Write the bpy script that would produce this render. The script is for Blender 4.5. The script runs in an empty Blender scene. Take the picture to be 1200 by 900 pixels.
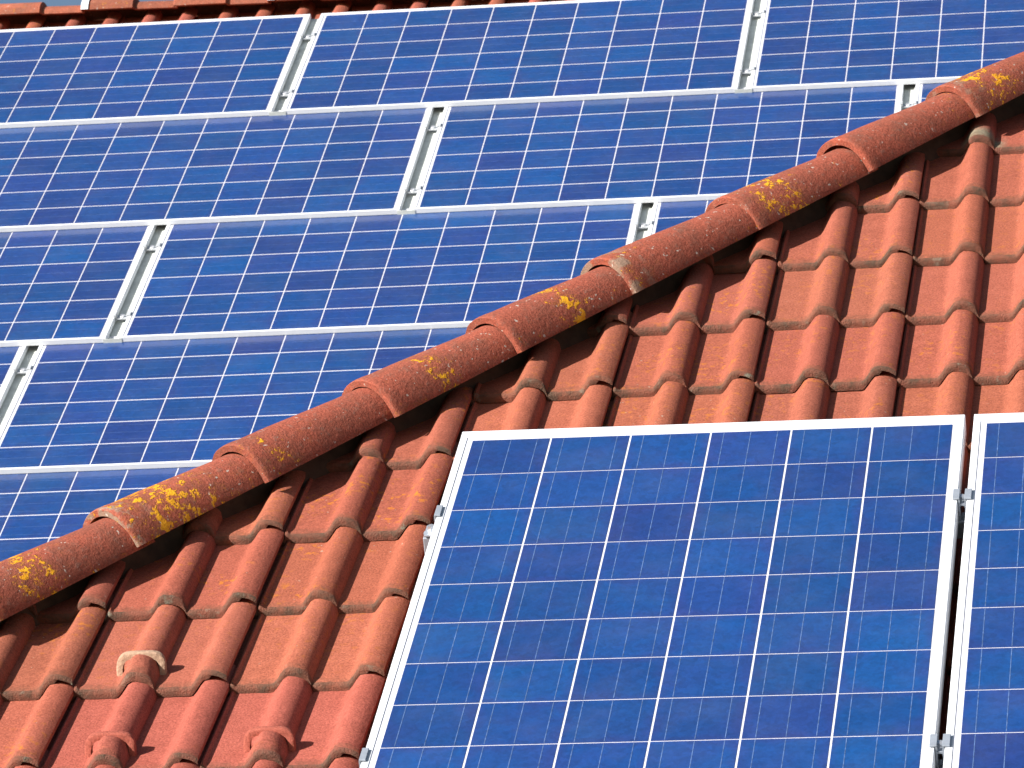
import bpy, bmesh, math, random
from mathutils import Vector, Matrix
random.seed(7)
sc = bpy.context.scene
COL = sc.collection
PI = math.pi

# ------------------------------------------------------------------ camera, sky, sun
PITCH = math.radians(42.0)
CP, SP = math.cos(PITCH), math.sin(PITCH)
ORG = Vector((0.0, 0.0, 4.8))                      # a cell corner of the front solar panel
U = Vector((1, 0, 0)); V = Vector((0, -CP, -SP)); N = Vector((0, -SP, CP))   # along eaves, down slope, out of the roof
# measured pose: columns = (along, down, into roof) seen by the camera (x right, y down, z forward)
RA = Matrix(((0.98836292, -0.12038185, 0.09298893), (-0.03518119, 0.41383133, 0.90967352), (-0.14798991, -0.90235904, 0.40478036)))
RB = Matrix(((0.98979295, -0.10707236, 0.09405015), (-0.04043504, 0.42182614, 0.90577465), (-0.13665624, -0.90033228, 0.41319106)))
TA = Vector((-0.07939235, 0.11229311, 9.89779815)); TB = Vector((-1.51200825, -0.13473118, 16.30728697))
MW = Matrix((U, V, -N)).transposed()
C2W = MW @ RA.transposed()                         # camera axes -> world axes
def cam_to_world(p): return ORG + C2W @ (Vector(p) - TA)
cam = bpy.data.cameras.new('camera'); camo = bpy.data.objects.new('camera', cam); COL.objects.link(camo)
cam.sensor_width = 36.0; cam.lens = 36.0 * 5868.64 / 1200.0
cam.clip_start = 0.5; cam.clip_end = 3000
cx, cy, cz = C2W @ Vector((1, 0, 0)), C2W @ Vector((0, -1, 0)), C2W @ Vector((0, 0, -1))
mm = Matrix((cx, cy, cz)).transposed().to_4x4(); mm.translation = cam_to_world((0, 0, 0)); camo.matrix_world = mm
cam.dof.use_dof = True; cam.dof.focus_distance = 10.2; cam.dof.aperture_fstop = 30
sc.camera = camo

SUN = (U * -0.69 + V * 0.26 + N * 0.68).normalized()
elev = math.asin(SUN.z); azim = math.atan2(SUN.x, SUN.y)
w = bpy.data.worlds.new('World'); sc.world = w; w.use_nodes = True
nt = w.node_tree; bg = nt.nodes['Background']; sky = nt.nodes.new('ShaderNodeTexSky')
sky.sky_type = 'NISHITA'; sky.sun_disc = False; sky.sun_elevation = elev; sky.sun_rotation = azim
nt.links.new(sky.outputs['Color'], bg.inputs['Color']); bg.inputs['Strength'].default_value = 0.058
sl = bpy.data.lights.new('sun', 'SUN'); sl.energy = 5.0; sl.angle = math.radians(0.5); sl.color = (1.0, 0.96, 0.90)
so = bpy.data.objects.new('sun', sl); COL.objects.link(so); so.rotation_euler = SUN.to_track_quat('Z', 'Y').to_euler(); so.location = (-20, -10, 30)
sc.view_settings.view_transform = 'Standard'; sc.view_settings.look = 'None'
sc.view_settings.exposure = 1.1; sc.view_settings.gamma = 1.0

# ------------------------------------------------------------------ materials
class NT:
    def __init__(s, name):
        s.m = bpy.data.materials.new(name); s.m.use_nodes = True; s.t = s.m.node_tree
        s.b = s.t.nodes['Principled BSDF']; s.out = s.t.nodes['Material Output']
    def n(s, typ, **k):
        o = s.t.nodes.new('ShaderNode' + typ)
        for a, v in k.items(): setattr(o, a, v)
        return o
    def l(s, a, b): s.t.links.new(a, b)
    def set(s, sock, v):
        if isinstance(v, bpy.types.NodeSocket): s.l(v, sock)
        else: sock.default_value = v
    def math(s, op, a, b=0.0, c=None, clamp=False):
        o = s.n('Math', operation=op, use_clamp=clamp); s.set(o.inputs[0], a); s.set(o.inputs[1], b)
        if c is not None: s.set(o.inputs[2], c)
        return o.outputs[0]
    def mix(s, f, a, b, blend='MIX'):
        o = s.n('Mix', data_type='RGBA', blend_type=blend); s.set(o.inputs[0], f)
        for sock, v in ((o.inputs[6], a), (o.inputs[7], b)):
            s.set(sock, v if isinstance(v, bpy.types.NodeSocket) else (*v, 1.0))
        return o.outputs[2]
    def noise(s, vec, scale, detail=3.0, rough=0.55):
        o = s.n('TexNoise'); s.l(vec, o.inputs['Vector']); o.inputs['Scale'].default_value = scale
        o.inputs['Detail'].default_value = detail; o.inputs['Roughness'].default_value = rough
        return o.outputs['Fac']
    def ramp(s, f, lo, hi, a=0.0, b=1.0):
        o = s.n('MapRange'); s.set(o.inputs[0], f)
        for k, v in zip((1, 2, 3, 4), (lo, hi, a, b)): s.set(o.inputs[k], v)
        return o.outputs[0]
    def objvec(s):
        tc = s.n('TexCoord'); oi = s.n('ObjectInfo')
        sc_ = s.n('VectorMath', operation='MULTIPLY_ADD'); cmb = s.n('CombineXYZ')
        for k, q in enumerate((37.0, 53.0, 71.0)): s.l(s.math('MULTIPLY', oi.outputs['Random'], q), cmb.inputs[k])
        sc_.operation = 'ADD'; s.l(tc.outputs['Object'], sc_.inputs[0]); s.l(cmb.outputs[0], sc_.inputs[1])
        return sc_.outputs[0], tc.outputs['Object'], oi
    def attr(s, name):
        o = s.n('Attribute', attribute_type='OBJECT', attribute_name=name); return o.outputs['Fac']
    def bump(s, h, dist, strength=1.0):
        o = s.n('Bump'); s.l(h, o.inputs['Height']); o.inputs['Distance'].default_value = dist; o.inputs['Strength'].default_value = strength
        s.l(o.outputs[0], s.b.inputs['Normal'])

def tile_material():
    k = NT('concrete_tile'); vec, ob, oi = k.objvec()
    g = k.noise(vec, 240, 3, 0.75); m = k.noise(vec, 22, 4, 0.6); big = k.noise(vec, 5, 3)
    c = k.mix(k.ramp(g, 0.34, 0.66, 0.0, 1.0), (0.66, 0.62, 0.60), (1.30, 1.36, 1.40))
    base = k.mix(1.0, oi.outputs['Color'], c, 'MULTIPLY')
    base = k.mix(k.ramp(m, 0.35, 0.7, 0.0, 0.5), base, k.mix(1.0, base, (0.74, 0.68, 0.64), 'MULTIPLY'))
    # thin orange lichen film, in patches
    age = k.attr('age')
    f = k.math('MULTIPLY', k.ramp(k.noise(vec, 62, 3, 0.6), 0.56, 0.65), k.ramp(big, 0.44, 0.62))
    f = k.math('MULTIPLY', f, k.math('MULTIPLY', age, 0.95))
    base = k.mix(f, base, (0.42, 0.135, 0.013))
    sp = k.math('MULTIPLY', k.ramp(k.noise(vec, 95, 2, 0.5), 0.72, 0.76), age)
    base = k.mix(k.math('MULTIPLY', sp, 0.7), base, (0.36, 0.30, 0.24))
    # grey lichen crust over the end of the roll, on the few tiles that carry it
    sx0 = k.n('SeparateXYZ'); k.l(ob, sx0.inputs[0])
    cr = k.math('MULTIPLY', k.ramp(sx0.outputs[1], 0.075, 0.03), k.math('MULTIPLY', k.ramp(sx0.outputs[0], 0.078, 0.095), k.ramp(sx0.outputs[0], 0.19, 0.165)))
    cr = k.math('MULTIPLY', k.math('MULTIPLY', cr, k.attr('crust')), k.ramp(k.noise(vec, 40, 3, 0.6), 0.34, 0.44))
    base = k.mix(cr, base, k.mix(k.noise(vec, 110, 3, 0.7), (0.09, 0.065, 0.035), (0.30, 0.26, 0.19)))
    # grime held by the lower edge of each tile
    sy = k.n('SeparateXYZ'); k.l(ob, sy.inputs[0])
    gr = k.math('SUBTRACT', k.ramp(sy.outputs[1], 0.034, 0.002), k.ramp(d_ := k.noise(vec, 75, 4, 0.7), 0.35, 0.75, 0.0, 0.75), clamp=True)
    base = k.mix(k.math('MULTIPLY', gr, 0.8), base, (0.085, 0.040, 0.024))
    k.l(base, k.b.inputs['Base Color']); k.b.inputs['Roughness'].default_value = 0.85
    k.b.inputs['Specular IOR Level'].default_value = 0.25
    k.bump(k.math('ADD', k.math('MULTIPLY', g, 0.7), m), 0.0022, 0.8)
    return k.m
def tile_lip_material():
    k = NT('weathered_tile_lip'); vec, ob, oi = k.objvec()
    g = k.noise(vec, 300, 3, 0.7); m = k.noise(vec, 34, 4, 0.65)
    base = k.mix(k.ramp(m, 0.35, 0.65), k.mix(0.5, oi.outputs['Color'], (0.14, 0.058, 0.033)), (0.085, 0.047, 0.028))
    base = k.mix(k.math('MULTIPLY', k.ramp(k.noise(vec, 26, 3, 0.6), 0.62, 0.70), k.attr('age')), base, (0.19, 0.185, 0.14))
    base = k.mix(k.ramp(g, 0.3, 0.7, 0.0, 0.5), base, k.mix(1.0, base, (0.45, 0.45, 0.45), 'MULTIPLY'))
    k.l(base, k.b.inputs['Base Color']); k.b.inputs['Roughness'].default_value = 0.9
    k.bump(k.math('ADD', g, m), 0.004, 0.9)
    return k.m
def cap_material():
    k = NT('weathered_cap_tile'); vec, ob, oi = k.objvec()
    sx = k.n('SeparateXYZ'); k.l(ob, sx.inputs[0])
    g = k.noise(vec, 230, 3, 0.75); m = k.noise(vec, 16, 4, 0.6); d = k.noise(vec, 70, 3, 0.65)
    c = k.mix(k.ramp(g, 0.34, 0.66), (0.60, 0.55, 0.53), (1.32, 1.4, 1.45))
    base = k.mix(1.0, oi.outputs['Color'], c, 'MULTIPLY')
    base = k.mix(k.ramp(m, 0.4, 0.68, 0.0, 0.55), base, (0.125, 0.050, 0.033))
    base = k.mix(k.math('MULTIPLY', k.ramp(d, 0.55, 0.7), 0.45), base, (0.19, 0.11, 0.085))
    am, ctr, wid = k.attr('lichen'), k.attr('lichen_at'), k.attr('lichen_width')
    q = k.math('DIVIDE', k.math('SUBTRACT', sx.outputs[0], ctr), wid)
    gauss = k.math('POWER', 2.718, k.math('MULTIPLY', k.math('MULTIPLY', q, q), -1.0))
    zone = k.math('MULTIPLY', gauss, am)
    # lower rim of the cap holds damp: lichen follows it
    rim = k.math('MULTIPLY', k.ramp(sx.outputs[2], 0.035, 0.0), k.math('MULTIPLY', am, 0.5))
    zone = k.math('MAXIMUM', zone, rim)
    blot = k.math('ADD', k.math('MULTIPLY', k.noise(vec, 34, 4, 0.65), 0.66), k.math('MULTIPLY', k.noise(vec, 120, 3, 0.6), 0.34))
    th = k.ramp(zone, 0.0, 1.0, 0.69, 0.495)
    f = k.math('MULTIPLY', k.math('SUBTRACT', blot, th), 28.0, clamp=True)
    yel = k.mix(k.noise(vec, 45, 2), (0.50, 0.17, 0.006), (0.74, 0.40, 0.014))
    haz = k.math('MULTIPLY', k.math('SUBTRACT', blot, k.math('SUBTRACT', th, 0.09)), 6.0, clamp=True)
    base = k.mix(k.math('MULTIPLY', haz, 0.45), base, (0.32, 0.11, 0.018))
    # grey-green lichen and white specks near the collar
    gl = k.math('MULTIPLY', k.ramp(k.noise(vec, 24, 4, 0.6), 0.50, 0.58), k.math('MULTIPLY', k.ramp(sx.outputs[0], 0.085, 0.02), k.attr('collar')))
    base = k.mix(k.math('MULTIPLY', gl, 0.8), base, k.mix(g, (0.17, 0.15, 0.10), (0.29, 0.275, 0.22)))
    wf = k.math('MULTIPLY', k.ramp(k.noise(vec, 85, 2, 0.45), 0.69, 0.73), k.ramp(am, 0.0, 0.6))
    base = k.mix(k.math('MULTIPLY', wf, 0.8), base, (0.45, 0.41, 0.36))
    base = k.mix(f, base, yel)
    k.l(base, k.b.inputs['Base Color']); k.b.inputs['Roughness'].default_value = 0.88
    k.b.inputs['Specular IOR Level'].default_value = 0.25
    k.bump(k.math('ADD', k.math('ADD', k.math('MULTIPLY', g, 0.7), d), k.math('MULTIPLY', f, 0.8)), 0.003, 0.8)
    return k.m
def cell_material():
    k = NT('polycrystalline_cell'); vec, ob, oi = k.objvec()
    v1 = k.n('TexVoronoi'); k.l(vec, v1.inputs['Vector']); v1.inputs['Scale'].default_value = 75
    v2 = k.n('TexVoronoi'); k.l(vec, v2.inputs['Vector']); v2.inputs['Scale'].default_value = 190
    s1 = k.n('SeparateColor'); k.l(v1.outputs['Color'], s1.inputs[0]); s2 = k.n('SeparateColor'); k.l(v2.outputs['Color'], s2.inputs[0])
    r1 = oi.outputs['Random']; wn = k.n('TexWhiteNoise', noise_dimensions='1D'); k.l(r1, wn.inputs['W'])
    base = k.mix(wn.outputs['Value'], (0.0025, 0.042, 0.180), (0.010, 0.031, 0.160))
    base = k.mix(k.ramp(r1, 0.0, 1.0, 0.0, 0.5), base, (0.003, 0.060, 0.205))
    cl = k.noise(vec, 11, 2)
    base = k.mix(k.ramp(cl, 0.42, 0.66, 0.0, 0.22), base, (0.021, 0.027, 0.145))
    sx = k.n('SeparateXYZ'); k.l(ob, sx.inputs[0])
    ex = k.math('ABSOLUTE', k.math('SUBTRACT', k.math('DIVIDE', sx.outputs[0], 0.1585), 0.5)); ey = k.math('ABSOLUTE', k.math('ADD', k.math('DIVIDE', sx.outputs[1], 0.1585), 0.5))
    edge = k.math('ADD', k.math('MAXIMUM', ex, ey), k.math('MULTIPLY', k.math('SUBTRACT', cl, 0.5), 0.35))
    base = k.mix(k.ramp(edge, 0.36, 0.5, 0.0, 0.35), base, (0.020, 0.028, 0.140))
    lum = k.ramp(k.math('FRACT', k.math('MULTIPLY', r1, 17.31)), 0, 1, 0.84, 1.06)
    lc = k.n('CombineXYZ')
    for i in range(3): k.l(lum, lc.inputs[i])
    base = k.mix(1.0, base, lc.outputs[0], 'MULTIPLY')
    br = k.math('ADD', k.ramp(s1.outputs[0], 0, 1, 0.90, 1.10), k.ramp(s2.outputs[1], 0, 1, -0.10, 0.10))
    cmb = k.n('CombineXYZ')
    for i in range(3): k.l(br, cmb.inputs[i])
    base = k.mix(1.0, base, cmb.outputs[0], 'MULTIPLY')
    dust = k.math('MULTIPLY', k.ramp(k.noise(vec, 7, 5, 0.6), 0.45, 0.8), 0.045)
    base = k.mix(dust, base, (0.32, 0.30, 0.28))
    k.l(base, k.b.inputs['Base Color']); k.b.inputs['Roughness'].default_value = 0.42
    k.b.inputs['Coat Weight'].default_value = 0.8; k.b.inputs['Coat Roughness'].default_value = 0.12; k.b.inputs['Coat IOR'].default_value = 1.45
    return k.m
def plain(name, col, rough=0.5, metal=0.0, var=0.08, scale=30, spec=0.5, coat=0.0, bump=0.0):
    k = NT(name); vec, ob, oi = k.objvec()
    f = k.noise(vec, scale, 4, 0.6)
    k.l(k.mix(k.ramp(f, 0.3, 0.7), tuple(c * (1 - var) for c in col), tuple(min(1, c * (1 + var)) for c in col)), k.b.inputs['Base Color'])
    k.b.inputs['Roughness'].default_value = rough; k.b.inputs['Metallic'].default_value = metal
    k.b.inputs['Specular IOR Level'].default_value = spec
    if coat: k.b.inputs['Coat Weight'].default_value = coat; k.b.inputs['Coat Roughness'].default_value = 0.1
    if bump: k.bump(f, bump)
    return k.m
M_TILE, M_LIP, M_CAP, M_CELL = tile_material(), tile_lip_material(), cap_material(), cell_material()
M_BACK = plain('white_backsheet', (0.56, 0.56, 0.62), 0.5, coat=0.6)
M_BUS = plain('tinned_busbar', (0.09, 0.15, 0.31), 0.45, 0.2, 0.5, 60)
M_FRAME = plain('pale_anodised_frame', (0.62, 0.64, 0.68), 0.42, 0.0, 0.03, 60)
M_ALU = plain('dull_aluminium', (0.27, 0.30, 0.35), 0.45, 0.25, 0.12, 40)
M_STEEL = plain('bright_steel', (0.72, 0.73, 0.75), 0.3, 0.8, 0.1, 90)
M_CHAN = plain('grey_green_channel', (0.52, 0.545, 0.52), 0.6, 0.0, 0.14, 25)
M_DARK = plain('dark_underlay', (0.016, 0.012, 0.011), 0.9, 0, 0.3, 12)
M_WOOD = plain('dark_batten_wood', (0.06, 0.035, 0.022), 0.9, 0, 0.3, 40)
M_CEM = plain('pale_cement', (0.33, 0.215, 0.15), 0.9, 0, 0.2, 120, 0.2, 0, 0.003)
M_WALL = plain('cream_render', (0.55, 0.50, 0.42), 0.95, 0, 0.08, 8)
M_GROUND = plain('dry_lawn', (0.10, 0.11, 0.05), 1.0, 0, 0.4, 0.6)

# ------------------------------------------------------------------ helpers
def mesh_obj(name, me, parent=None, mat4=None):
    o = bpy.data.objects.new(name, me); COL.objects.link(o)
    if parent: o.parent = parent
    if mat4 is not None: o.matrix_local = mat4
    return o
def bm_mesh(bm, name, mats, smooth=None):
    bmesh.ops.recalc_face_normals(bm, faces=bm.faces)
    me = bpy.data.meshes.new(name); bm.to_mesh(me); bm.free()
    for m in mats: me.materials.append(m)
    if smooth is not None:
        me.shade_smooth(); me.set_sharp_from_angle(angle=math.radians(smooth))
    return me
def thing(name, label, cat, mat4, group=None):
    o = bpy.data.objects.new(name, None); COL.objects.link(o); o.empty_display_size = 0.1
    o.matrix_world = mat4; o['label'] = label; o['category'] = cat
    if group: o['group'] = group
    return o
def box(bm, x0, x1, y0, y1, z0, z1, mi=0, bev=0.0):
    r = bmesh.ops.create_cube(bm, size=1.0, matrix=Matrix.Translation(((x0 + x1) / 2, (y0 + y1) / 2, (z0 + z1) / 2)) @ Matrix.Diagonal((x1 - x0, y1 - y0, z1 - z0, 1)))
    fs = {f for v in r['verts'] for f in v.link_faces}
    for f in fs: f.material_index = mi
    if bev:
        es = {e for f in fs for e in f.edges}
        bmesh.ops.bevel(bm, geom=list(es), offset=bev, segments=1, affect='EDGES', profile=0.5)
def frame4(org, x, y, z):
    m = Matrix((x, y, z)).transposed().to_4x4(); m.translation = org; return m

# front plane: local x = along the eaves, y = UP the slope, z = out of the roof
FA = frame4(ORG, U, -V, N)
def onA(u, v, h): return FA @ Matrix.Translation((u, -v, -h))   # u along, v down the slope, h below the glass
# rear plane from the measured pose
bu, bv, bn = (C2W @ Vector([RB[i][k] for i in range(3)]) for k in range(3))
OB = cam_to_world(TB)
FB = frame4(OB, bu, -bv, -bn)
LSTEP, HSTEP = 0.9255, 0.018                       # shingled rows: each upper module laps the one below

# ------------------------------------------------------------------ ground and houses (out of frame)
bm = bmesh.new(); bmesh.ops.create_grid(bm, x_segments=2, y_segments=2, size=1500)
g = mesh_obj('ground', bm_mesh(bm, 'ground', [M_GROUND])); g['kind'] = 'structure'

# ------------------------------------------------------------------ roof tile
TW, GA, THK, RH = 0.297, 0.321, 0.021, 0.033       # cover width, gauge, thickness, roll height
def sm(a, b, x):
    t = max(0.0, min(1.0, (x - a) / (b - a))); return t * t * (3 - 2 * t)
def prof(x):
    if x < 0.0: return -0.006
    if x < 0.012: return 0.006 * math.sin(PI * x / 0.012)          # water-lock rib beside the neighbour's roll
    if x < 0.160:
        up = sm(0.080, 0.114, x); t = max(0, (x - 0.117) / 0.041)
        return RH * up * (math.sqrt(max(0, 1 - min(1, t) ** 2.4)))
    up = sm(0.223, 0.257, x); t = max(0, (x - 0.260) / 0.045)
    return RH * up * (math.sqrt(max(0, 1 - min(1, t) ** 2.2)))
XS = [-0.03, -0.001, 0.003, 0.007, 0.012, 0.03, 0.05, 0.070, 0.077, 0.084, 0.09, 0.097, 0.105, 0.114, 0.124, 0.134, 0.143, 0.150, 0.155, 0.158, 0.160,
      0.18, 0.2, 0.214, 0.221, 0.228, 0.236, 0.244, 0.252, 0.262, 0.272, 0.282, 0.290, 0.2965]
def tile_mesh(seed):
    rnd = random.Random(seed)
    bm = bmesh.new()
    ys = [(0.000, -0.012), (0.0015, -0.0072), (0.0055, -0.0030), (0.011, -0.0008), (0.019, 0.0), (0.10, 0.0), (0.20, 0.0), (0.30, 0.0), (0.41, 0.0)]
    top = []; wob = [rnd.uniform(-0.0012, 0.0012) for _ in XS]
    for j, (y, dz) in enumerate(ys):
        row = []
        for i, x in enumerate(XS):
            yy = y + (wob[i] if j < 4 else 0)
            row.append(bm.verts.new((x, yy, prof(x) + dz)))
        top.append(row)
    def thick(x): return 0.009 if x > 0.262 else THK
    bot = [[bm.verts.new((x, ys[0][0] + 0.001 + wob[i], prof(x) - thick(x))) for i, x in enumerate(XS)],
           [bm.verts.new((x, 0.41, prof(x) - thick(x))) for i, x in enumerate(XS)]]
    n = len(XS)
    for j in range(len(ys) - 1):
        for i in range(n - 1):
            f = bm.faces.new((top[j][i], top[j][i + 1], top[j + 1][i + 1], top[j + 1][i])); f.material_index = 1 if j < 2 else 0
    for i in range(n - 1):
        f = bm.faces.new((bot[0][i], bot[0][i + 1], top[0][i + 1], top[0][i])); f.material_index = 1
        bm.faces.new((bot[1][i], bot[1][i + 1], bot[0][i + 1], bot[0][i]))
        bm.faces.new((top[-1][i], top[-1][i + 1], bot[1][i + 1], bot[1][i]))
    for i in (0, n - 1):
        bm.faces.new([bot[0][i]] + [top[j][i] for j in range(len(ys))] + [bot[1][i]])
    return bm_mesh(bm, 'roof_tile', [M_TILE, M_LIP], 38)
TILES = [tile_mesh(s) for s in range(5)]
TILT = math.asin(THK / GA)

def tile_matrix(F, u, v, h, rnd, jit=1.0):
    m = F @ Matrix.Translation((u + rnd.uniform(-.0015, .0015) * jit, -v + rnd.uniform(-.0035, .0035) * jit, -h + rnd.uniform(-.001, .001) * jit))
    return m @ Matrix.Rotation(-TILT + rnd.uniform(-.004, .003) * jit, 4, 'X') @ Matrix.Rotation(rnd.uniform(-.005, .005) * jit, 4, 'Z') @ Matrix.Rotation(rnd.uniform(-.004, .004) * jit, 4, 'Y')
def tile_tint(rnd, fresh=False):
    k = rnd.uniform(0.90, 1.07)
    if fresh: return (0.30 * k, 0.075 * k, 0.052 * k, 1)
    return (0.300 * k, (0.0825 + rnd.uniform(-.004, .007)) * k, (0.0505 + rnd.uniform(-.004, .004)) * k, 1)
def put_tile(parent, Mx, rnd, cut=None, fresh=False, age=None):
    me = rnd.choice(TILES)
    if cut is not None:
        pco, pno = cut                              # keep the side the normal points to
        pts = [Mx @ Vector(c) for c in ((-.03, 0, 0), (.297, 0, 0), (-.03, .41, 0), (.297, .41, 0))]
        ds = [(p - pco).dot(pno) for p in pts]
        if max(ds) < 0.03: return None
        if min(ds) < 0:
            bm = bmesh.new(); bm.from_mesh(me); inv = Mx.inverted()
            r = bmesh.ops.bisect_plane(bm, geom=bm.verts[:] + bm.edges[:] + bm.faces[:], plane_co=inv @ pco, plane_no=inv.to_3x3() @ pno, clear_inner=True)
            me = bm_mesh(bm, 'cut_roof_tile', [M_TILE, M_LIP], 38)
    o = mesh_obj('roof_tile', me); o.parent = parent
    o.matrix_parent_inverse = parent.matrix_world.inverted(); o.matrix_basis = Mx
    o.color = tile_tint(rnd, fresh); o['age'] = age if age is not None else (0.1 if fresh else rnd.choice((0.25, 0.5, 0.8, 1.0)))
    return o

# ------------------------------------------------------------------ front roof
ROOF_H = 0.160
front = thing('tiled_roof', 'near red tiled roof slope with the diagonal lichen-spotted hip and two large panels', 'roof', FA @ Matrix.Translation((0, 0, -ROOF_H)))
RATIO = 1.36
HIPC = -0.778                                      # hip line in the tile plane: v = HIPC - RATIO*u
def hip_pt(u): return onA(u, HIPC - RATIO * u, ROOF_H).translation
HX = (hip_pt(1) - hip_pt(0)).normalized()          # up along the hip
NC = Vector((-SP, 0, CP))                          # normal of the hidden left slope
HN = (N + NC).normalized(); HS = HX.cross(HN).normalized()
if HS.dot(N) < 0: HS = -HS
side = Vector((HS.x, HS.y, 0)).normalized()
cutA = (hip_pt(0) + HS * 0.012, HS)
rnd = random.Random(3)
V0 = -0.577
snow_hosts = {}
for k in range(-8, 7):
    v = V0 + GA * k
    for n in range(-6, 10):
        u = 0.504 + TW * (n - 1)
        fresh = (k == 5 and n >= -3) or (k > 5)
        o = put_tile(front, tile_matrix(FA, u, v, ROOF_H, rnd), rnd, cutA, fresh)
        if o: snow_hosts[(k, n)] = o; o['crust'] = 1.0 if (k, n) == (-4, 2) else 0.0
# hidden left slope: a strip of tiles along the hip
FC = frame4(hip_pt(0), Vector((0, -1, 0)), Vector((CP, 0, SP)), NC)
cutC = (hip_pt(0) - HS * 0.012, -HS)
for k in range(-6, 6):
    for n in range(-6, 6):
        Mx = tile_matrix(FC, TW * n, GA * k, 0, rnd)
        d = (Mx.translation - hip_pt(0)).dot(-HS)
        if d < 0.75: put_tile(front, Mx, rnd, cutC)
def part(name, bm, mats, parent, M4=None, smooth=None):
    o = mesh_obj(name, bm_mesh(bm, name, mats, smooth)); o.parent = parent
    o.matrix_parent_inverse = parent.matrix_world.inverted(); o.matrix_basis = M4 if M4 is not None else Matrix()
    return o
# boarding under the tiles on both slopes, down to the eaves
bm = bmesh.new()
def sheet(bm, pts, dz):
    a = [bm.verts.new(p) for p in pts]; b = [bm.verts.new(p - dz) for p in pts]
    bm.faces.new(a); bm.faces.new(b[::-1])
    for i in range(len(a)):
        j = (i + 1) % len(a); bm.faces.new((a[i], a[j], b[j], b[i]))
vtop, veave = -3.2, 2.2
hp = lambda v: (HIPC - v) / RATIO
d = 0.055
a1 = onA(hp(vtop), vtop, ROOF_H + d).translation; a2 = onA(hp(veave), veave, ROOF_H + d).translation
a3 = onA(3.2, veave, ROOF_H + d).translation; a4 = onA(3.2, vtop, ROOF_H + d).translation
sheet(bm, [a1, a2, a3, a4], N * 0.02)
c1, c2 = a1, a2
c3 = c2 + Vector((0, 4.2, 0)); c4 = c1 + Vector((0, 0.02, 0))
c4 = Vector((c1.x, c3.y, c1.z))
sheet(bm, [c1 + NC * -.002, c4, c3, c2 + NC * -.002], NC * 0.02)
part('roof_boarding', bm, [M_DARK], front)
bm = bmesh.new()
zt = a2.z - 0.05
box(bm, a2.x + 0.45, 3.0, a2.y + 0.45, c3.y, 0.0, zt)
part('house_wall', bm, [M_WALL], front)
# wooden hip batten under the caps
bm = bmesh.new(); L0 = -3.4
box(bm, L0, 3.0, -0.018, 0.018, -0.05, 0.03)
HF = frame4(hip_pt(0), HX, HS, HN)                 # x up the hip, y towards the front slope, z out
part('hip_batten', bm, [M_WOOD], front, HF)

# ------------------------------------------------------------------ hip caps
def cap_mesh(seed, L=0.425, ra=0.095, rb=0.078, drop=0.009):
    rnd = random.Random(seed); bm = bmesh.new(); S = 22
    # x, outer radius: thick rounded collar at the lower end
    st = [(0.0, ra - 0.0015), (0.002, ra), (0.010, ra + 0.0008), (0.030, ra), (0.045, ra - 0.0015), (0.12, ra - 0.004), (0.22, (ra + rb) / 2 - 0.001), (0.32, rb + 0.002), (L, rb)]
    t = 0.015
    outer, inner = [], []
    wob = [rnd.uniform(-0.0015, 0.0015) for _ in range(S + 1)]
    for x, r in st:
        ro, ri = [], []
        for i in range(S + 1):
            a = -PI / 2 * 1.0 + PI * i / S
            ca, sa = math.cos(a), math.sin(a)
            rr = r * (1 - 0.05 * abs(sa) ** 3)
            sk = -drop * abs(sa) ** 8 * (1 - 0.4 * x / L)
            ro.append(bm.verts.new((x + (wob[i] if x < 0.02 else 0), sa * rr, ca * rr * 0.98 + sk)))
            r2 = rr - t
            ri.append(bm.verts.new((x + 0.001, sa * r2, ca * r2 + sk)))
        outer.append(ro); inner.append(ri)
    for j in range(len(st) - 1):
        for i in range(S):
            bm.faces.new((outer[j][i], outer[j][i + 1], outer[j + 1][i + 1], outer[j + 1][i]))
            bm.faces.new((inner[j][i], inner[j + 1][i], inner[j + 1][i + 1], inner[j][i + 1]))
        for i in (0, S):
            bm.faces.new((outer[j][i], outer[j + 1][i], inner[j + 1][i], inner[j][i]))
    for j in (0, len(st) - 1):
        for i in range(S):
            bm.faces.new((outer[j][i], outer[j][i + 1], inner[j][i + 1], inner[j][i]))
    return bm_mesh(bm, 'hip_cap', [M_CAP], 42)
CAPS = [cap_mesh(s) for s in range(4)]
# distance up the hip of each collar, measured in the photograph
CU = [-1.08, -0.852, -0.630, -0.423, -0.201, 0.018, 0.231, 0.475, 0.702, 0.931, 1.157, 1.383, 1.605]
LICH = [(0.4, 0.2, 0.1, .1), (0.9, 0.14, 0.08, .0), (1.0, 0.12, 0.16, .8), (0.45, 0.05, 0.10, .0), (0.78, 0.16, 0.06, .0), (1.0, 0.19, 0.05, .0), (0.6, 0.04, 0.06, .7), (0.95, 0.11, 0.09, .1), (0.4, 0.38, 0.06, .0), (0.85, 0.10, 0.10, .4), (0.8, 0.2, 0.1, .5), (0.5, 0.1, 0.1, .2), (0.3, 0.2, 0.1, .1)]
rc = random.Random(11)
for i, u in enumerate(CU):
    x = (hip_pt(u) - hip_pt(0)).dot(HX) - 0.114 + 0.007 * u
    o = mesh_obj('hip_cap', CAPS[i % 4]); o.parent = front; o.matrix_parent_inverse = front.matrix_world.inverted()
    o.matrix_basis = HF @ Matrix.Translation((x, rc.uniform(-.004, .004), 0.021 + rc.uniform(-.002, .002))) @ Matrix.Rotation(rc.uniform(0.006, .012), 4, 'Y') @ Matrix.Rotation(rc.uniform(-.018, .018), 4, 'Z') @ Matrix.Rotation(rc.uniform(-.03, .03), 4, 'X')
    q = rc.uniform(0.9, 1.06); o.color = (0.290 * q, 0.070 * q, 0.041 * q, 1)
    o['lichen'], o['lichen_at'], o['lichen_width'], o['collar'] = LICH[i]

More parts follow.
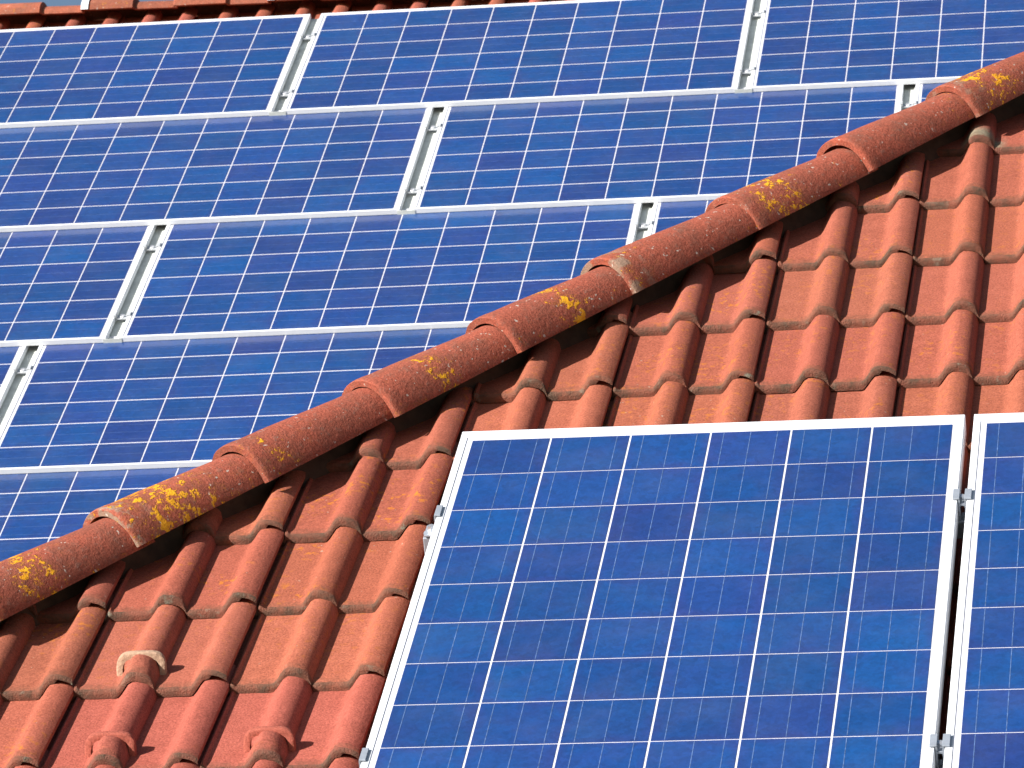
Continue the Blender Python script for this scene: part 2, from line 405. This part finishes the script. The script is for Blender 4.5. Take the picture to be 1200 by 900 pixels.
# ------------------------------------------------------------------ snow stops moulded over tile rolls
def snow_mesh(mat):
    bm = bmesh.new(); S = 16; rings = []
    cxr, hw, ht, th = 0.1215, 0.048, RH + 0.009, 0.012
    def pt(a, k):
        c, q = math.cos(a), math.sin(a)
        return cxr - (hw - k) * math.copysign(abs(c) ** 0.50, c), -0.004 + (ht + 0.004 - k) * max(0.0, q) ** 0.50
    for i in range(S + 1):
        a = PI * i / S; (xo, zo), (xi, zi), (xm, zm) = pt(a, 0), pt(a, th), pt(a, 0.0025)
        fl = 0.075 - 0.012 * (1 - math.sin(a)) ** 2
        rings.append([bm.verts.new(p) for p in ((xi, fl - .008, zi), (xm, fl - .008, zm), (xo, fl - .0055, zo), (xo, fl + .0045, zo), (xm, fl + .008, zm), (xi, fl + .008, zi))])
    for i in range(S):
        for j in range(6):
            jj = (j + 1) % 6; bm.faces.new((rings[i][j], rings[i][jj], rings[i + 1][jj], rings[i + 1][j]))
    bm.faces.new(rings[0]); bm.faces.new(rings[-1][::-1])
    # swollen nose below the arch
    nose = []
    for j in range(7):
        y = 0.068 - 0.060 * j / 6
        nose.append([bm.verts.new((0.084 + 0.074 * i / 10, y, prof(0.084 + 0.074 * i / 10) + 0.0075 * math.sin(PI * i / 10) ** 0.7 * math.sin(PI * (0.72 * (6 - j) / 6)) + 0.0003 - (0.0022 if j == 6 else 0))) for i in range(11)])
    for j in range(6):
        for i in range(10): bm.faces.new((nose[j][i], nose[j][i + 1], nose[j + 1][i + 1], nose[j + 1][i])).material_index = 1
    return bm_mesh(bm, 'snow_stop', [mat, M_TILE], 50)
SNOW = {'pale': snow_mesh(M_CEM), 'red': snow_mesh(M_TILE)}
for key, kind in (((4, -3), 'pale'), ((5, -3), 'red'), ((5, -2), 'red')):
    h = snow_hosts.get(key)
    if h:
        s = mesh_obj('snow_stop', SNOW[kind], h); s.color = (0.30, 0.078, 0.053, 1) if kind == 'red' else h.color; s['age'] = 0.2
        if kind == 'pale': s['label'] = 'pale cement snow stop arched over the tile roll'

# ------------------------------------------------------------------ solar modules
P = 0.1585; GAP = 0.0044
def cell_mesh(along_x):
    bm = bmesh.new(); a, b = GAP / 2, P - GAP / 2
    gy = 0.0033 if along_x else 0.0017
    box(bm, a, b, -P + gy, -gy, -0.0006, 0.0008)
    for f in (1 / 6, 0.5, 5 / 6):
        c = P * f
        if along_x: box(bm, a + .002, b - .002, -c - .0004, -c + .0004, 0.0009, 0.0011, 1)
        else: box(bm, c - .0007, c + .0007, -b + .002, -a - .002, 0.0009, 0.0011, 1)
    return bm_mesh(bm, 'solar_cell', [M_CELL, M_BUS])
CELL_UP, CELL_ALONG = cell_mesh(False), cell_mesh(True)
def ring(bm, loops):
    L = [[bm.verts.new(p) for p in lp] for lp in loops]
    for a, b in zip(L, L[1:]):
        for i in range(4):
            j = (i + 1) % 4; bm.faces.new((a[i], a[j], b[j], b[i]))
def rect(x0, x1, y0, y1, z): return [(x0, y0, z), (x1, y0, z), (x1, y1, z), (x0, y1, z)]
def frame_mesh(x0, x1, y0, y1, lipx, lipy, lip, t):
    bm = bmesh.new(); b = 0.0012
    ix0, ix1, iy0, iy1 = x0 + lipx, x1 - lipx, y0 + lipy, y1 - lipy
    ring(bm, [rect(ix0, ix1, iy0, iy1, -t), rect(x0, x1, y0, y1, -t), rect(x0, x1, y0, y1, lip - b), rect(x0 + b, x1 - b, y0 + b, y1 - b, lip),
              rect(ix0 - b * .5, ix1 + b * .5, iy0 - b * .5, iy1 + b * .5, lip), rect(ix0, ix1, iy0, iy1, lip - b * .5), rect(ix0, ix1, iy0, iy1, -0.0005)])
    return bm_mesh(bm, 'frame', [M_FRAME])
def lam_mesh(x0, x1, y0, y1, lipx, lipy):
    bm = bmesh.new(); box(bm, x0 + lipx - .004, x1 - lipx + .004, y0 + lipy - .004, y1 - lipy + .004, -0.007, 0.0)
    return bm_mesh(bm, 'backsheet', [M_BACK])
def make_panel(label, M4, nx, ny, meshes, cell, group):
    t = thing('solar_panel', label, 'solar panel', M4, group)
    mesh_obj('frame', meshes[0], t); mesh_obj('backsheet', meshes[1], t)
    for j in range(ny):
        for i in range(nx): mesh_obj('solar_cell', cell, t, Matrix.Translation((i * P, -j * P, 0)))
    return t
ax = (-0.024, 6 * P + 0.021, -(10 * P + 0.040), 0.042)
am = (frame_mesh(*ax, 0.014, 0.028, 0.0016, 0.040), lam_mesh(*ax, 0.014, 0.028))
G1 = 'large upright solar panels on the near roof slope'
make_panel('large upright solar panel filling the lower middle, below the diagonal hip', onA(0, 0, 0), 6, 10, am, CELL_UP, G1)
make_panel('upright solar panel cut off by the right edge, right of the narrow dark gap', onA(1.0135, 0, 0), 6, 10, am, CELL_UP, G1)

M_ALUB = plain('bright_aluminium', (0.42, 0.44, 0.47), 0.45, 0.1, 0.1, 40)
bx = (-0.022, 10 * P + 0.022, -(6 * P - 0.001), 0.022)
bmz = (frame_mesh(*bx, 0.013, 0.009, 0.002, 0.0155), lam_mesh(*bx, 0.013, 0.009))
G2 = 'landscape solar panels in shingled rows on the rear roof'
def onB(u, v, h, r): return FB @ Matrix.Translation((u, r * LSTEP - v, r * HSTEP - h))
ROWS = {3: (0.531, 1.669, [(-1, 'in the top row at the upper left corner of the photo'), (0, 'in the top row, middle one between two pale gaps'), (1, 'in the top row at the upper right corner')]),
        2: (1.114, 1.672, [(-1, 'in the second row from the top, cut off by the left edge'), (0, 'in the second row from the top, whole between two gaps'), (1, 'in the second row, small corner showing above the hip at right')]),
        1: (0.265, 1.672, [(-1, 'in the third row from the top, at the left edge'), (0, 'in the third row from the top, wide one between two gaps'), (1, 'in the third row, small blue triangle showing above the hip')]),
        0: (-0.001, 1.672, [(-1, 'in the fourth row from the top, thin sliver at the left edge'), (0, 'in the fourth row, its lower right hidden by the hip')]),
        -1: (0.118 - 3 * P, 1.672, [(0, 'in the lowest rear row, small part showing left of the hip')])}
for r, (u0, pit, lst) in ROWS.items():
    for k, lab in lst:
        make_panel('landscape solar panel ' + lab, onB(u0 + k * pit, 0, 0, r), 10, 6, bmz, CELL_ALONG, G2)

# ------------------------------------------------------------------ gutter channels and clamps between modules
def channel_mesh(w):
    bm = bmesh.new(); y0, y1 = bx[2] + .001, 0.03
    box(bm, -w / 2, w / 2, y0 - .0025, y0 - .0005, -0.0335, -0.003)
    w2 = w / 2 - .013
    box(bm, -w / 2, w2, y0, y1, -0.025, -0.022)
    box(bm, -w / 2, -w / 2 + .003, y0, y1, -0.022, -0.017); box(bm, w2 - .003, w2, y0, y1, -0.022, -0.014)
    return bm_mesh(bm, 'drain_channel', [M_CHAN])
CH = channel_mesh(0.062)
def clamp_parts(t, w, rail=0.014, flat=0.028, alu=None):
    bm = bmesh.new()
    box(bm, -w / 2 - .009, -w / 2 + .004, -flat / 2, flat / 2, 0.003, 0.0065, 0, .0006)
    box(bm, w / 2 - .004, w / 2 + .009, -flat / 2, flat / 2, 0.003, 0.0065, 0, .0006)
    box(bm, -w / 2 + .001, -w / 2 + .0045, -flat / 2, flat / 2, -rail, 0.003); box(bm, w / 2 - .0045, w / 2 - .001, -flat / 2, flat / 2, -rail, 0.003)
    box(bm, -w / 2 + .0045, w / 2 - .0045, -flat / 2, flat / 2, -0.010, -0.006)
    mesh_obj('bracket', bm_mesh(bm, 'bracket', [alu or M_ALUB]), t)
    bm = bmesh.new()
    bmesh.ops.create_cone(bm, cap_ends=True, segments=6, radius1=.0075, radius2=.007, depth=.008, matrix=Matrix.Translation((0, 0, -0.002)))
    bmesh.ops.create_cone(bm, cap_ends=True, segments=14, radius1=.0095, radius2=.0095, depth=.0015, matrix=Matrix.Translation((0, 0, -0.0053)))
    mesh_obj('bolt', bm_mesh(bm, 'bolt', [M_STEEL]), t)
GAPS = [(3, 0, 'left gap of the top rear row'), (3, 1, 'right gap of the top rear row'), (2, 0, 'left gap of the second rear row'), (2, 1, 'right gap of the second rear row beside the hip'),
        (1, 0, 'left gap of the third rear row'), (1, 1, 'right gap of the third rear row beside the hip'), (0, 0, 'gap at the left end of the fourth rear row')]
for r, k, txt in GAPS:
    u0, pit, _ = ROWS[r]
    w = pit - (bx[1] - bx[0]); uc = u0 + k * pit - 0.022 - w / 2
    c = mesh_obj('drain_channel', CH); c.matrix_world = onB(uc, 0, 0, r)
    c['label'] = 'pale gutter channel in the ' + txt; c['category'] = 'channel'; c['group'] = 'gutter channels between the rear panels'
    for v, pos in ((0.20, 'upper'), (0.77, 'lower')):
        t = thing('panel_clamp', '%s small clamp in the %s' % (pos, txt), 'clamp', onB(uc, v, 0, r), 'metal clamps holding the rear panels')
        clamp_parts(t, w)
# front slope: rails, mid clamps, end clamps
gw = 1.0135 - 0.024 - ax[1]; gc = ax[1] + gw / 2
for v, pos in ((0.325, 'upper'), (1.298, 'lower')):
    bm = bmesh.new(); box(bm, -0.055, 2.2, -0.02, 0.02, -0.080, -0.0425, 0, .002); box(bm, -0.0555, 2.2, -0.006, 0.006, -0.0424, -0.0405)
    rl = mesh_obj('mounting_rail', bm_mesh(bm, 'mounting_rail', [M_ALU])); rl.matrix_world = onA(0, v, 0)
    rl['label'] = '%s horizontal aluminium rail under the two large front panels' % pos; rl['category'] = 'rail'; rl['group'] = 'rails under the front panels'
    t = thing('panel_clamp', '%s grey clamp with bolt in the narrow gap between the two front panels' % pos, 'clamp', onA(gc, v, 0), 'clamps of the front panels')
    clamp_parts(t, gw, 0.04, 0.042, M_ALU)
    t = thing('panel_clamp', '%s end clamp on the left frame of the large front panel' % pos, 'clamp', onA(ax[0], v, 0), 'clamps of the front panels')
    bm = bmesh.new()
    box(bm, -0.004, 0.008, -.022, .022, 0.003, 0.0065, 0, .0006); box(bm, -0.0045, -0.0012, -.022, .022, -0.040, 0.003); box(bm, -0.028, -0.0045, -.022, .022, -0.040, -0.036, 0, .0006)
    mesh_obj('bracket', bm_mesh(bm, 'bracket', [M_ALU]), t)
    bm = bmesh.new(); bmesh.ops.create_cone(bm, cap_ends=True, segments=6, radius1=.0075, radius2=.007, depth=.010, matrix=Matrix.Translation((-0.016, 0, -0.031)))
    mesh_obj('bolt', bm_mesh(bm, 'bolt', [M_STEEL]), t)

# ------------------------------------------------------------------ rear roof
dirv = (-bv * LSTEP + -bn * HSTEP).normalized()    # up the rear slope
nb = bu.cross(dirv).normalized()
RB3 = onB(0, 0, 0, 3).translation                  # corner of the top module row
FR = frame4(RB3, bu, dirv, nb)                     # rear tile plane
rear = thing('tiled_roof', 'far red tiled roof whose ridge shows at the top left above the panel rows', 'roof', FR)
rr = random.Random(5)
TH = 0.050
def covered(u, v):
    r = 3 - math.floor(v / LSTEP)
    if r not in ROWS: return False
    u0, pit, lst = ROWS[r]; ks = [k for k, _ in lst]
    return u0 + pit * min(ks) - 0.28 < u < u0 + pit * (max(ks) + 1) - 0.02
for k in range(0, 19):
    for n in range(-9, 15):
        u, v = -0.01 + TW * n, -0.022 + 0.155 + GA * k
        if k and (covered(u, v - 0.02) and covered(u, v - 0.28) or u < -2.6 or u > 4.2): continue
        if k == 0 and not -9 < n < 14: continue
        if k > 9 and u > 1.5: continue
        put_tile(rear, tile_matrix(FR, u, v, TH + (0.012 if k else 0), rr), rr, None)
bm = bmesh.new()
VR = -0.275                                         # ridge
q = [FR @ Vector((-3.2, -VR, -TH - .05)), FR @ Vector((-3.2, -7.0, -TH - .05)), FR @ Vector((5.5, -7.0, -TH - .05)), FR @ Vector((5.5, -VR, -TH - .05))]
sheet(bm, q, nb * 0.02)
back = Vector((bu.cross(Vector((0, 0, 1))))) * -1
s0, s3 = q[0], q[3]; dn = Vector((0, 0, 0)) + back.normalized() * 4 * CP - Vector((0, 0, 4 * SP))
sheet(bm, [s3 + Vector((0, 0, -.002)), s3 + dn, s0 + dn, s0 + Vector((0, 0, -.002))], Vector((0, 0, .02)))
part('roof_boarding', bm, [M_DARK], rear)
bm = bmesh.new(); lo = q[1]
mid = [Vector((p.x, p.y, 0)) for p in (q[1], q[2])]
box(bm, lo.x + 0.4, q[2].x - 0.4, max(q[1].y, q[2].y) + 0.5, s0.y + 2.6, 0.0, min(q[1].z, q[2].z) + 0.2)
part('house_wall', bm, [M_WALL], rear)
def ridge_mesh(seed):
    bm = bmesh.new(); S = 18; t = .014
    st = [(0, .108), (.004, .112), (.20, .110), (.206, .094), (.37, .090)]
    O, I = [], []
    for x, r in st:
        O.append([bm.verts.new((x, -math.sin(-PI / 2 + PI * i / S) * r, math.cos(-PI / 2 + PI * i / S) * r * (.68 if r > .1 else .60))) for i in range(S + 1)])
        I.append([bm.verts.new((x, -math.sin(-PI / 2 + PI * i / S) * (r - t), math.cos(-PI / 2 + PI * i / S) * (r * (.68 if r > .1 else .60) - .009))) for i in range(S + 1)])
    for j in range(len(st) - 1):
        for i in range(S):
            bm.faces.new((O[j][i], O[j][i + 1], O[j + 1][i + 1], O[j + 1][i])); bm.faces.new((I[j][i], I[j + 1][i], I[j + 1][i + 1], I[j][i + 1]))
        for i in (0, S): bm.faces.new((O[j][i], O[j + 1][i], I[j + 1][i], I[j][i]))
    for j in (0, len(st) - 1):
        for i in range(S): bm.faces.new((O[j][i], O[j][i + 1], I[j][i + 1], I[j][i]))
    return bm_mesh(bm, 'ridge_cap', [M_CAP], 42)
RM = ridge_mesh(1)
hz = Vector((bu.x, bu.y, bu.z)).normalized(); ry = hz.cross(Vector((0, 0, 1))).normalized() * -1; rz = hz.cross(ry).normalized()
RIDGE = FR @ Vector((0, -VR, -TH))
RF = frame4(RIDGE, hz, ry, rz)
CLIP = bmesh.new(); S = 16
pr = []
for i in range(S + 1):
    a = -PI / 2 + PI * i / S
    pr.append([CLIP.verts.new((xx, math.sin(a) * r, math.cos(a) * (r - .0365))) for xx, r in ((-.014, .113), (.014, .113), (.014, .117), (-.014, .117))])
for i in range(S):
    for j in range(4): CLIP.faces.new((pr[i][j], pr[i][(j + 1) % 4], pr[i + 1][(j + 1) % 4], pr[i + 1][j]))
CLIP.faces.new(pr[0]); CLIP.faces.new(pr[-1][::-1])
CLIPM = bm_mesh(CLIP, 'ridge_clip', [M_FRAME], 40)
RU0 = -0.44
for i in range(-3, 10):
    x = RU0 + 0.36 * i
    o = mesh_obj('ridge_cap', RM); o.parent = rear; o.matrix_parent_inverse = rear.matrix_world.inverted()
    o.matrix_basis = RF @ Matrix.Translation((x, rr.uniform(-.003, .003), -0.030 + rr.uniform(-.002, .002)))
    qq = rr.uniform(.85, 1.1); o.color = (0.28 * qq, 0.08 * qq, 0.045 * qq, 1)
    o['lichen'], o['lichen_at'], o['lichen_width'], o['collar'] = rr.uniform(0, .5), .1, .1, .1
    if i % 2 == 0:
        c = mesh_obj('ridge_clip', CLIPM, o, Matrix.Translation((0.016, 0, 0)))
